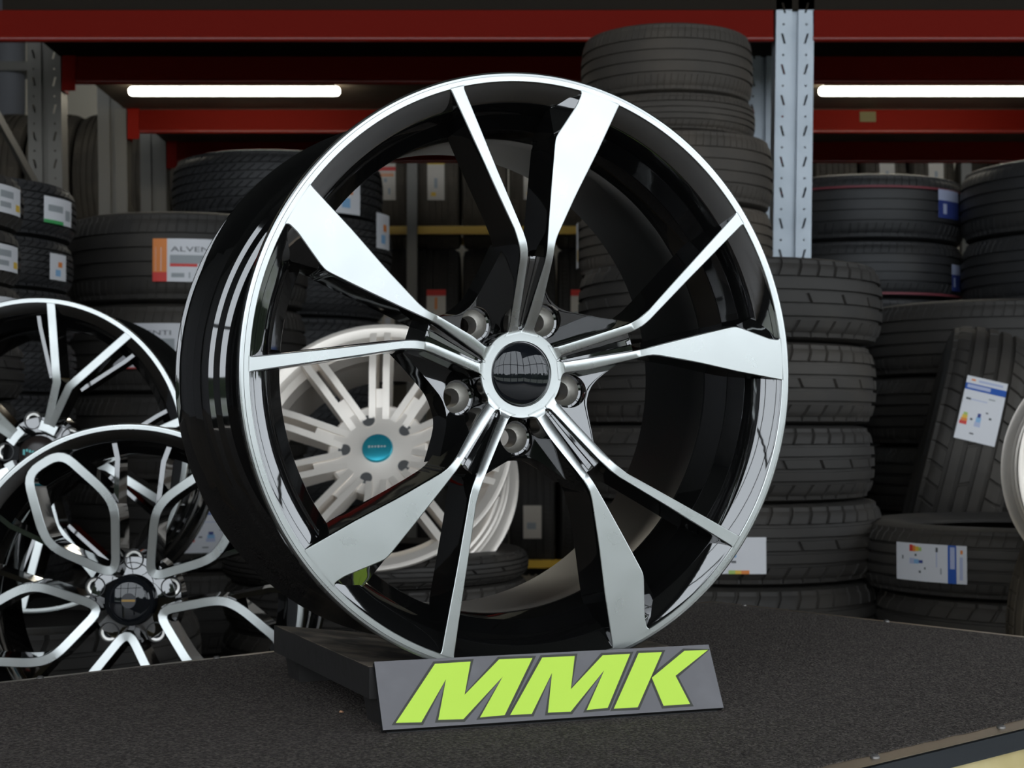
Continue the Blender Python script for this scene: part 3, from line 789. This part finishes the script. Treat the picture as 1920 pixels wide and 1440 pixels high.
P_RED = [(0,0,1,1,'paper_warm'),(0,.84,1,1,'p_red'),(.42,.5,.56,.8,'p_orange'),(.2,.2,.35,.45,'p_grey'),(.5,.15,.8,.3,'paper')]
P_RED2 = [(0,0,1,1,'paper_warm'),(0,.74,1,.84,'p_red'),(.1,.60,.9,.64,'p_orange'),(.1,.66,.9,.68,'p_orange'),(.3,.45,.5,.55,'p_grey'),(.55,.15,.7,.3,'p_grey'),(.1,.1,.25,.24,'p_yellow')]
P_YEL = [(0,0,1,1,'paper_warm'),(0,.9,1,1,'p_yellow'),(.4,.3,.6,.55,'p_grey'),(.2,.1,.5,.2,'p_yellow')]
P_GRN = [(0,0,1,1,'paper'),(0,0,.62,.13,'p_green'),(.12,.45,.6,.7,'p_grey'),(.7,.2,.92,.6,'p_grey')]
P_MIX = [(0,0,1,1,'paper'),(.72,.15,.95,.4,'p_yellow'),(.1,.55,.6,.8,'p_grey'),(.1,.2,.5,.4,'p_grey')]
P_NAVY = [(0,0,1,1,'p_pale'),(0,0,1,.62,'p_navy'),(.2,.15,.35,.5,'p_pale'),(.55,.15,.7,.5,'p_pale')]
P_TALL = [(0,0,1,1,'paper'),(.45,.5,.7,.7,'p_orange'),(.3,.15,.6,.4,'p_sky'),(.3,.15,.4,.28,'p_grey')]
P_HALF = [(0,0,1,1,'paper'),(.1,.45,.4,.7,'p_sky'),(.25,.0,.38,.1,'p_lime'),(.38,.0,.5,.1,'p_yellow'),(.5,.0,.66,.1,'p_orange'),(.3,.3,.4,.36,'p_dark')]

ORD = ['top', 'second', 'third', 'fourth', 'fifth', 'sixth', 'seventh', 'eighth', 'ninth', 'tenth', 'eleventh', 'twelfth', 'thirteenth', 'fourteenth']
def tyre(key, loc, R, Wd, label, group, rot=None, spin=0.):
    me, R0, W0 = TY[key]
    o = link('car_tyre', me); o.scale = (R/R0, R/R0, Wd/W0)
    o.location = loc; o.rotation_euler = rot if rot else (0, 0, spin)
    return tag(o, label, 'tyre', group)
def stack(x, y, rows, where, group, floor_w, key, R, jit=.006, floor_R=None, zfloor=0.0):
    """rows: (top z, dx, R, key, look, labels) from the top; continued to the floor with floor_w tyres"""
    rows = list(rows); z = rows[-1][0]-floor_w
    k0 = rows[-1]
    n = max(0, round((z-zfloor)/floor_w))
    bounds = [r[0] for r in rows]+[z]
    if n:
        h = (z-zfloor)/n
        for i in range(n): rows.append((z-h*i, random.uniform(-jit, jit), floor_R or R, key, None, ()))
        bounds = [r[0] for r in rows]+[zfloor]
    else: bounds[-1] = zfloor if abs(z-zfloor) < .06 else z
    out = []
    for i, r in enumerate(rows):
        top, bot = bounds[i], bounds[i+1]
        RR = r[2] or R; kk = r[3] or key
        sp = random.uniform(0, 6)
        nm = ORD[i] if i < len(ORD) else 'lowest'
        look = r[4] or 'black tyre'
        lab = f"{look}, {'topmost' if i == 0 else nm+' down'} in the {where}"
        o = tyre(kk, (x+r[1], y+random.uniform(-jit, jit), (top+bot)/2), RR, top-bot, lab, group, spin=sp)
        for L in r[5]:
            spec = dict(L); a = spec.pop('ang')
            paper(o, o.scale, RR, radians(a)-sp, **spec)
        out.append(o)
    return out
def zf(y, Y): return at(960, y, Y).z     # height of a pixel row on the plane Y
def ang_for(px, X, Y, R):                # direction (deg) on a lying tyre that shows at pixel column px
    best = None
    for k in range(0, 360):
        a = radians(k); p = (X+R*cos(a), Y+R*sin(a))
        if cos(a)*p[0]+sin(a)*p[1] > 0: continue
        q = 960+F_PX*p[0]/p[1]
        if best is None or abs(q-px) < best[0]: best = (abs(q-px), k)
    return best[1]
# near stack at the right of the big wheel
Y0 = 3.12; X0 = at(1366, 800, Y0).x; f_ = Y0-.30
stack(X0, Y0, [(zf(476,f_), .0, .300, 'touring', None, ()), (zf(637,f_), -.012, .300, None, None, ()), (zf(797,f_), -.018, .300, None, None, ()), (zf(946,f_), -.004, .304, None, 'low tyre with energy label', [dict(ang=ang_for(1392, X0, Y0, .302), al=.09, zc=-.016, zh=.066, rects=P_HALF)]), (zf(1104,f_), -.01, .302, None, None, ())],
      'stack right of the big wheel', 'tyres in the near right stack', .162, 'touring', .30)
# taller stack standing in the rack behind it
Y1 = 3.81; X1 = at(1264, 300, Y1).x; f_ = Y1-.235
stack(X1, Y1, [(zf(30,f_), -.018, .2095, 'worn', 'small worn car tyre', ()), (zf(165,f_), -.016, .2115, 'worn', 'small car tyre', ()), (zf(238,f_), .0, .238, 'worn', None, ()), (zf(378,f_), 0, .238, 'worn', 'tyre with narrow paper label', [dict(ang=ang_for(1084, X1, Y1, .238)-2, al=.05, zc=0, zh=.11, rects=P_MIX)]), (zf(505,f_), 0.004, .238, 'worn', None, ()), (zf(640,f_), 0, .238, 'worn', None, ())],
      'tall stack left of the grey post', 'tyres in the tall stack by the post', .20, 'worn', .238)
# stacks right of the grey post
Y2 = 4.9; X2 = at(1606, 400, Y2).x; f_ = Y2-.33
sC = stack(X2, Y2, [(zf(320,f_), 0, .33, 'fresh', 'red-lined tyre with navy label', [dict(ang=ang_for(1784, X2, Y2, .33), al=.11, zc=.012, zh=.085, rects=P_NAVY)]), (zf(447,f_), -.004, .33, 'fresh', 'tyre with narrow navy label', [dict(ang=ang_for(1797, X2, Y2, .33), al=.06, zc=-.02, zh=.08, rects=P_NAVY)]), (zf(556,f_), 0, .33, 'fresh', None, ())],
      'stack just right of the grey post', 'tyres in the stack right of the post', .2, 'fresh', .33)
for o, zz in ((sC[0], .055), (sC[1], -.075)):     # thin red line on the new tread
    m = MB(); k = o.scale; m.lathe([((.33+.0004)/k[0], (zz-.0035)/k[2]), ((.33-.0012)/k[0], (zz+.0035)/k[2])], 96, 'p_redline'); m.build('red_line', o, 0)
Y3 = 4.6; X3 = at(2018, 400, Y3).x; f_ = Y3-.33
stack(X3, Y3, [(zf(283,f_), 0, .33, 'fresh', None, ()), (zf(427,f_), .0, .33, 'fresh', None, ()), (zf(560,f_), 0, .33, 'fresh', None, ())], 'stack cut by the right picture edge', 'tyres in the rightmost stack', .2, 'fresh', .33)
Y4 = 4.05; X4 = at(1868, 700, Y4).x; f_ = Y4-.33
stack(X4, Y4, [(zf(556,f_), 0, .33, 'plain', 'broad tyre', ()), (zf(702,f_), -.006, .33, 'plain', None, ()), (zf(838,f_), 0, .33, 'plain', None, ()), (zf(972,f_), 0, .33, 'plain', None, ())], 'low stack behind the leaning tyre', 'tyres in the low right stack', .19, 'plain', .33)
# lying tyre with the blue and white label, and what carries it
Y5 = 2.99; X5 = at(1915, 1050, Y5).x; f_ = Y5-.31
stack(X5, Y5, [(zf(996,f_), 0, .31, 'plain', 'lying tyre with wide blue-and-white label', [dict(ang=ang_for(1743, X5, Y5, .31), al=.145, zc=.0, zh=.067, rects=P_EUS)]), (zf(1136,f_), .03, .31, 'touring', None, ()), (zf(1136,f_)-.145, .02, .31, None, None, ())], 'pile at right beyond the table', 'tyres in the right edge pile', .145, 'touring', .31)
# leaning tyre behind it
def leaning():
    Y6 = 3.60; c = at(1800, 868, Y6); R, Wd = .315, .185
    o = tyre('touring', c, R, Wd, 'upright leaning car tyre with a tall energy label, right edge', 'tyres at the right edge')
    n = Vector((.95, -.22, -.24)).normalized()       # axle direction
    x = n.cross(Vector((0, 0, 1))).normalized(); y = n.cross(x)
    o.matrix_world = Matrix(((x.x, y.x, n.x, c.x), (x.y, y.y, n.y, c.y), (x.z, y.z, n.z, c.z), (0,0,0,1))) @ Matrix.Diagonal((*o.scale, 1))
    sc = (R/.32, R/.32, Wd/.17)
    # angle of the label: towards the viewer and a little up
    d = Vector((-.35, -.8, .42)); a = atan2(d.dot(y), d.dot(x))
    paper(o, sc, R, a, .15, .0, .085, P_EU, upright=True)
leaning()
# left stacks
Y7 = 4.38; X7 = at(352, 500, Y7).x; f_ = Y7-.335
stack(X7, Y7, [(zf(391,f_), 0, .335, 'plain', 'wide tyre with orange-edged white label', [dict(ang=ang_for(352, X7, Y7, .335), al=.185, zc=-.012, zh=.112, rects=P_ALV, text=('ALVENTI', .25, .70, .17, 1.75, 'p_dark'))]),
              (zf(566,f_), -.004, .335, 'plain', 'wide tyre with red-cornered white label', [dict(ang=ang_for(276, X7, Y7, .335), al=.185, zc=.005, zh=.118, rects=P_ALV2, text=('ALVENTI', .21, .74, .15, 1.75, 'p_dark'))]),
              (zf(738,f_), 0, .335, 'plain', 'wide tyre', ()), (zf(905,f_), .006, .335, 'plain', 'wide tyre with energy label', [dict(ang=ang_for(395, X7, Y7, .335), al=.16, zc=0, zh=.13, rects=P_EU, upright=False)])], 'stack under the left lamp', 'wide tyres in the left stack', .235, 'plain', .335)
Y8 = 5.0; X8 = at(528, 340, Y8).x; f_ = Y8-.345
stack(X8, Y8, [(zf(274,f_), -.01, .335, 'winter', 'blocky winter tyre with pale label', [dict(ang=ang_for(655, X8, Y8, .335), al=.11, zc=-.03, zh=.12, rects=P_TALL)]), (zf(396,f_), .02, .335, 'winter', 'winter tyre with slim label', [dict(ang=ang_for(707, X8, Y8, .335), al=.10, zc=.05, zh=.11, rects=P_TALL)]), (zf(500,f_), .0, .335, 'winter', None, ()), (zf(590,f_), .012, .335, 'winter', 'winter tyre with short label', [dict(ang=ang_for(640, X8, Y8, .335), al=.06, zc=-.02, zh=.10, rects=P_TALL)])], 'stack behind the wheel under the lamp', 'winter tyres in the rear left stack', .19, 'winter', .335)
Y9 = 3.75; X9 = at(-84, 450, Y9).x; f_ = Y9-.28
stack(X9, Y9, [(zf(316,f_), 0, .28, 'winter', 'winter tyre with white and green label', [dict(ang=ang_for(108, X9, Y9, .28), al=.12, zc=-.002, zh=.062, rects=P_GRN)]), (zf(427,f_), -.005, .28, 'winter', 'winter tyre with small square label', [dict(ang=ang_for(113, X9, Y9, .28), al=.075, zc=-.006, zh=.062, rects=P_TALL)]), (zf(530,f_), 0, .28, 'winter', 'winter tyre with plain white label', [dict(ang=ang_for(100, X9, Y9, .28), al=.11, zc=-.012, zh=.055, rects=[(0,0,1,1,'paper'),(0,0,1,.1,'p_green'),(.2,.4,.6,.6,'p_grey')])]), (zf(630,f_), .004, .28, 'winter', None, ())], 'second stack from the left edge', 'narrow winter tyres near the left edge', .125, 'winter', .28)
Y10 = 3.12; X10 = at(-222, 450, Y10).x; f_ = Y10-.27
stack(X10, Y10, [(zf(285,f_), 0, .27, 'slim', 'slim tyre with white and yellow label', [dict(ang=ang_for(14, X10, Y10, .27), al=.10, zc=0, zh=.055, rects=P_MIX)]), (zf(397,f_), -.004, .27, 'slim', 'slim tyre with yellow-spotted label', [dict(ang=ang_for(16, X10, Y10, .27), al=.10, zc=-.004, zh=.052, rects=P_MIX)]), (zf(512,f_), .0, .27, 'slim', 'slim tyre with torn white label', [dict(ang=ang_for(16, X10, Y10, .27), al=.10, zc=.004, zh=.05, rects=[(0,0,1,1,'paper'),(.2,.3,.6,.6,'p_grey')])]), (zf(625,f_), .004, .27, 'slim', None, ())], 'stack at the very left edge', 'slim tyres at the left edge', .118, 'slim', .27)
# tyres that carry the display wheels
Y11 = 2.98; X11 = at(705, 1060, Y11).x; f_ = Y11-.30
stack(X11, Y11, [(zf(1052,f_), 0, .29, 'touring', 'lying tyre', ()), (zf(1112,f_), .004, .29, 'touring', None, ()), (zf(1112,f_)-.085, 0, .29, None, None, ())], 'pile below the silver wheel', 'tyres under the silver wheel', .13, 'touring', .29)
Y12 = 2.66; X12 = at(40, 1050, Y12).x; f_ = Y12-.30
stack(X12, Y12, [(H-.318, 0, .30, 'touring', 'lying tyre below the thin-spoked wheel', ()), (H-.318-.15, .01, .30, None, None, ())], 'pile behind the petal-spoked wheel', 'tyres under the thin-spoked wheel', .15, 'touring', .30)
Y13 = 2.16; X13 = at(237, 1300, Y13).x
stack(X13, Y13, [(at(237,1128,2.10).z-.2415, 0, .29, 'touring', None, ())], 'pile hidden below the petal-spoked wheel', 'tyres under the petal-spoked wheel', .14, 'touring', .29)
def side_tyre():
    c = at(2205, 1180, 2.52); R, Wd = .296, .17
    o = tyre('tawny', c, R, Wd, 'dusty brown tyre on a silver rim, at the far right beside the table', 'tyres at the right edge', rot=(pi/2, 0, .42))
    k = o.scale; m = MB()
    m.lathe([(r_/k[0], z_/k[2]) for r_, z_ in ((.176, .03), (.182, .07), (.205, .078), (.272, .082), (.276, .086), (.272, .090), (.258, .087), (.2, .083), (.16, .05), (.16, .03))], 72, 'silver'); m.build('rim', o, 30)
    n = 3; z0 = c.z-R
    for i in range(n):
        h = z0/n
        tyre('touring', (c.x+.03, c.y, z0-h*(i+.5)), .29, h, f"car tyre hidden by the table corner, {ORD[i]} under the dusty one", 'tyres under the dusty tyre')
side_tyre()

# ------------------------------------------------------------------ red pallet racks
RXA, RXB = -1.385, .742
FY1, FY2, FY3, FY4 = 4.10, 4.62, 5.41, 6.03
BZ0, BZ1 = H+1.006, H+1.089
def upright(mb, x, y, z0, z1, mname='galv', facing=-1, holes=True):
    """cold-formed upright: two punched front flanges, a groove between them and folded sides"""
    w, g, dp = .1, .017, .065; k0 = len(mb.v)
    f = y; bk = y-facing*dp; gr = y-facing*.014
    xs = [x-w/2, x-g/2, x+g/2, x+w/2]
    mb.add([(xs[0]+.012,bk,z0),(xs[0],bk,z0),(xs[0],f,z0),(xs[1],f,z0),(xs[1],gr,z0),(xs[2],gr,z0),(xs[2],f,z0),(xs[3],f,z0),(xs[3],bk,z0),(xs[3]-.012,bk,z0),
            (xs[0]+.012,bk,z1),(xs[0],bk,z1),(xs[0],f,z1),(xs[1],f,z1),(xs[1],gr,z1),(xs[2],gr,z1),(xs[2],f,z1),(xs[3],f,z1),(xs[3],bk,z1),(xs[3]-.012,bk,z1)],
           [(j, j+1, j+11, j+10) for j in range(9) if not (holes and j in (2, 6))], mname)
    def lean():
        s_ = .0175 if x > 0 else -.02
        mb.v[k0:] = [(p[0]+(p[2]-H-.78)*s_, p[1], p[2]) for p in mb.v[k0:]]
    if not holes: lean(); return
    pitch = .0815; z = z0
    while z < z1-1e-6:
        zt = min(z+pitch, z1)
        for a, b, sg in ((xs[0], xs[1], 1), (xs[2], xs[3], -1)):
            if zt-z < pitch-1e-6:
                mb.add([(a,f,z),(b,f,z),(b,f,zt),(a,f,zt)], [(0,1,2,3)], mname); continue
            bm = bmesh.new(); cx = (a+b)/2-sg*.001; loops = [[(a,z),(b,z),(b,zt),(a,zt)]]
            sl = .0035; zc = z+.026; hh = .0135; lw = .0028
            loops.append([(cx+sg*sl-lw,zc-hh),(cx+sg*sl+lw,zc-hh),(cx-sg*sl+lw,zc+hh),(cx-sg*sl-lw,zc+hh)])
            loops.append([(cx+.003*cos(2*pi*i/8), z+.064+.003*sin(2*pi*i/8)) for i in range(8)])
            es = []
            for lp in loops:
                vv = [bm.verts.new((px, f, pz)) for px, pz in lp]
                es += [bm.edges.new((vv[i], vv[(i+1) % len(vv)])) for i in range(len(vv))]
            bmesh.ops.triangle_fill(bm, edges=es, use_beauty=True)
            bm.verts.index_update()
            mb.add([v.co.copy() for v in bm.verts], [tuple(v.index for v in q.verts) for q in bm.faces], mname); bm.free()
        z = zt
    lean()
def rack(name, label, ya, yb, xs, x0, x1, deckto, tubes):
    t = thing(name, label, 'rack', (0, 0, 0))
    for x in xs:
        for y, fc in ((ya, -1), (yb, -1)):
            m = MB(); upright(m, x-(.06 if (x < 0 and y < 4.3) else 0), y, .0, H+1.9, 'galv' if x > 0 else 'galv_dark', fc, holes=(x > 0 or y < 5))
            m.build('upright', t, 0)
        for i, (za, zb) in enumerate(((H+.84, H+.66), (H+.20, H+.62), (H+.16, H-.26), (H-.72, H-.30))):
            m = MB(); p, q = (x, ya+.05, za), (x, yb-.01, zb)
            m.bar(p, q, .03, .012, 'galv_dark', (1,0,0)); m.build('brace', t, 0)
    for y in (ya, yb):
        ends = [x0, xs[1], x1] if y < 4.3 else [xs[0], xs[1], x1]
        for a, b in zip(ends, ends[1:]):
            m = MB(); a_, b_ = a+(.052 if a in xs else 0), b-(.052 if b in xs else 0)
            yy = y+.022
            m.box(((a_+b_)/2, yy, (BZ0+BZ1)/2+.004), (b_-a_, .044, BZ1-BZ0-.008), 'red')
            m.cyl((a_, y+.0045, BZ0+.0085), (b_, y+.0045, BZ0+.0085), .0085, 14, 'red_lip')          # rounded lip added, lighter and glossier red to carry a highlight line
            bmo = m.build('beam', t, 0)
            for e, s in ((a_, 1), (b_, -1)):
                if abs(e) > 2.6 or e > 0 or y < 4.3: continue
                m = MB(); m.box((e+s*.018, yy-.026, (BZ0+BZ1)/2-.004), (.040, .006, .115), 'red_bright'); m.box((e-s*.001, yy+.004, (BZ0+BZ1)/2-.004), (.004, .06, .115), 'red_bright'); m.build('end_plate', bmo, 0)
    xa = RXA+.04; xb = 3.1
    m = MB()
    if tubes: m.box(((xa+xb)/2, (ya+yb)/2+.03, BZ1+.026), (xb-xa, yb-ya+.06, .05), 'deck_shade')  # front deck thickened and near black, painting the dark space above the beam
    m.box(((xa+xb)/2, (yb+.07+deckto)/2 if tubes else (ya+deckto)/2, BZ1+.010), (xb-xa, deckto-yb-.07 if tubes else deckto-ya, .018), 'deck'); m.build('shelf_deck', t, 0)
    return t
r1 = rack('pallet_rack', 'front rack with punched grey uprights and red beams across the top', FY1, FY2, (RXA, RXB), -3.2, 3.1, FY3-.02, True)
r2 = rack('pallet_rack', 'rear rack whose red beam runs below the lamp tubes', FY3, FY4, (RXA, RXB), -3.2, 3.1, FY4+.06, False)
m = MB(); p = at(1627, 219, FY3-.003); m.box((p.x, p.y, p.z), (.056, .003, .036), 'p_dullgreen'); o = m.build('location_tag', r2, 0)
# tubes under the deck between the racks
for x0, x1, lab in ((-1.232, -.552, 'bright lamp tube under the left half of the rack'), (.985, 1.665, 'bright lamp tube right of the grey post')):
    z = at(960, 171, 5.0).z
    t = thing('lamp_tube', lab, 'lamp', ((x0+x1)/2, 5.0, z), 'lamp tubes under the rack deck'); L = x1-x0
    m = MB(); pr = [(.0001, -L/2), (.008, -L/2+.001), (.0135, -L/2+.006), (.0155, -L/2+.014), (.0155, L/2-.014), (.0135, L/2-.006), (.008, L/2-.001), (.0001, L/2)]
    m.lathe(pr, 24, 'tube', mx=Matrix.Rotation(pi/2, 4, 'Y')); m.build('tube', t, 60)
    m = MB(); m.box((0, 0, .024), (L-.03, .03, .022), 'lamp_body'); m.build('housing', t, 0)
# far yellow rack with standing tyres
FYY = 7.0
def yellow_rack():
    t = thing('tyre_rack', 'far rack with yellow shelf beams holding rows of upright tyres', 'rack', (0, 0, 0))
    lv = [at(960, 432, FYY).z, at(960, 690, FYY).z, at(960, 1057, FYY).z]
    for x in (at(773, 400, FYY-.125).x, -2.9, 2.0):
        for y in (FYY-.125, FYY+.575):
            m = MB(); m.box((x, y, 1.45), (.045, .04, 2.9), 'galv_dark'); m.build('upright', t, 0)
    for z in lv:
        for y in (FYY, FYY+.42):
            m = MB(); m.bar((-2.9, y, z), (2.4, y, z), .03, .036, 'yellow'); m.build('beam', t, 0)
        for x in (at(773, 400, FYY-.125).x, -2.9, 2.0):
            for y0, y1 in ((FYY-.106, FYY-.014), (FYY+.434, FYY+.556)):
                m = MB(); m.bar((x, y0, z), (x, y1, z), .02, .03, 'galv_dark'); m.build('beam_bracket', t, 0)
    Wd = .205; R = .318
    rows = [(0, 'upper', 'on the upper yellow shelf'), (1, 'middle', 'on the middle yellow shelf'), (2, 'lower', 'on the lowest yellow shelf')]
    px0 = at(773, 400, FYY).x
    for li, nm, where in rows:
        zc = lv[li]+.018+math.sqrt(R**2-.21**2)-.012
        xs = [px0+sg*(.108+.217*i) for sg in (-1, 1) for i in range(16) if -2.75 < px0+sg*(.108+.217*i) < 2.35]
        xs = [x for x in xs if min(abs(x+2.9), abs(x-2.0)) > .14]
        for x in xs:
            s = x-px0; i = int(abs(s)/.217)
            side = 'right' if s > 0 else 'left'
            ords = ['first', 'second', 'third', 'fourth', 'fifth', 'sixth', 'seventh', 'eighth', 'ninth', 'tenth', 'eleventh', 'twelfth', 'thirteenth', 'fourteenth', 'fifteenth']
            idx = sum(1 for q in xs if (q-px0)*s > 0 and abs(q-px0) < abs(s))
            lab = f"upright tyre, {ords[idx]} {side} of the thin post {where}"
            key = 'tawny' if li == 0 else 'plain'  # upper row's brown is lamp-tube light put into the rubber colour
            yaw = .16 if (li == 0 and x > .9) else random.uniform(-.03, .03)
            o = tyre(key, (x, FYY+.225, zc), R, Wd, lab, f"upright tyres {where}", rot=(0, pi/2, yaw))
            sc = o.scale
            if li == 0 and (idx < 4): paper(o, sc, R, radians(-90+6), .17 if idx else .175, 0, .075, P_RED2 if (side == 'left') else P_YEL, upright=True)
            elif li == 1 and (idx < 7): paper(o, sc, R, radians(-90-2), .18, 0, .085, P_RED, upright=True)
            elif li == 2 and idx in (1, 2, 3, 5, 6): paper(o, sc, R, radians(-90+10), .15, 0, .08, [(0,0,1,1,'paper_warm'),(.2,.3,.7,.5,'p_grey')], upright=True)
            elif li == 0 and idx in (9, 10, 12): paper(o, sc, R, radians(-90), .15, 0, .07, P_YEL, upright=True)
yellow_rack()
def far_left():                 # grey building column beyond the racks
    m = MB(); p = at(18, 150, 8.6); m.cyl((p.x, 8.6, 0), (p.x, 8.6, RH), .085, 20, 'wall_dark'); m.box((p.x, 8.6, H+1.95), (.30, .22, .05), 'galv_dark')
    struct(m.build('column'))
far_left()
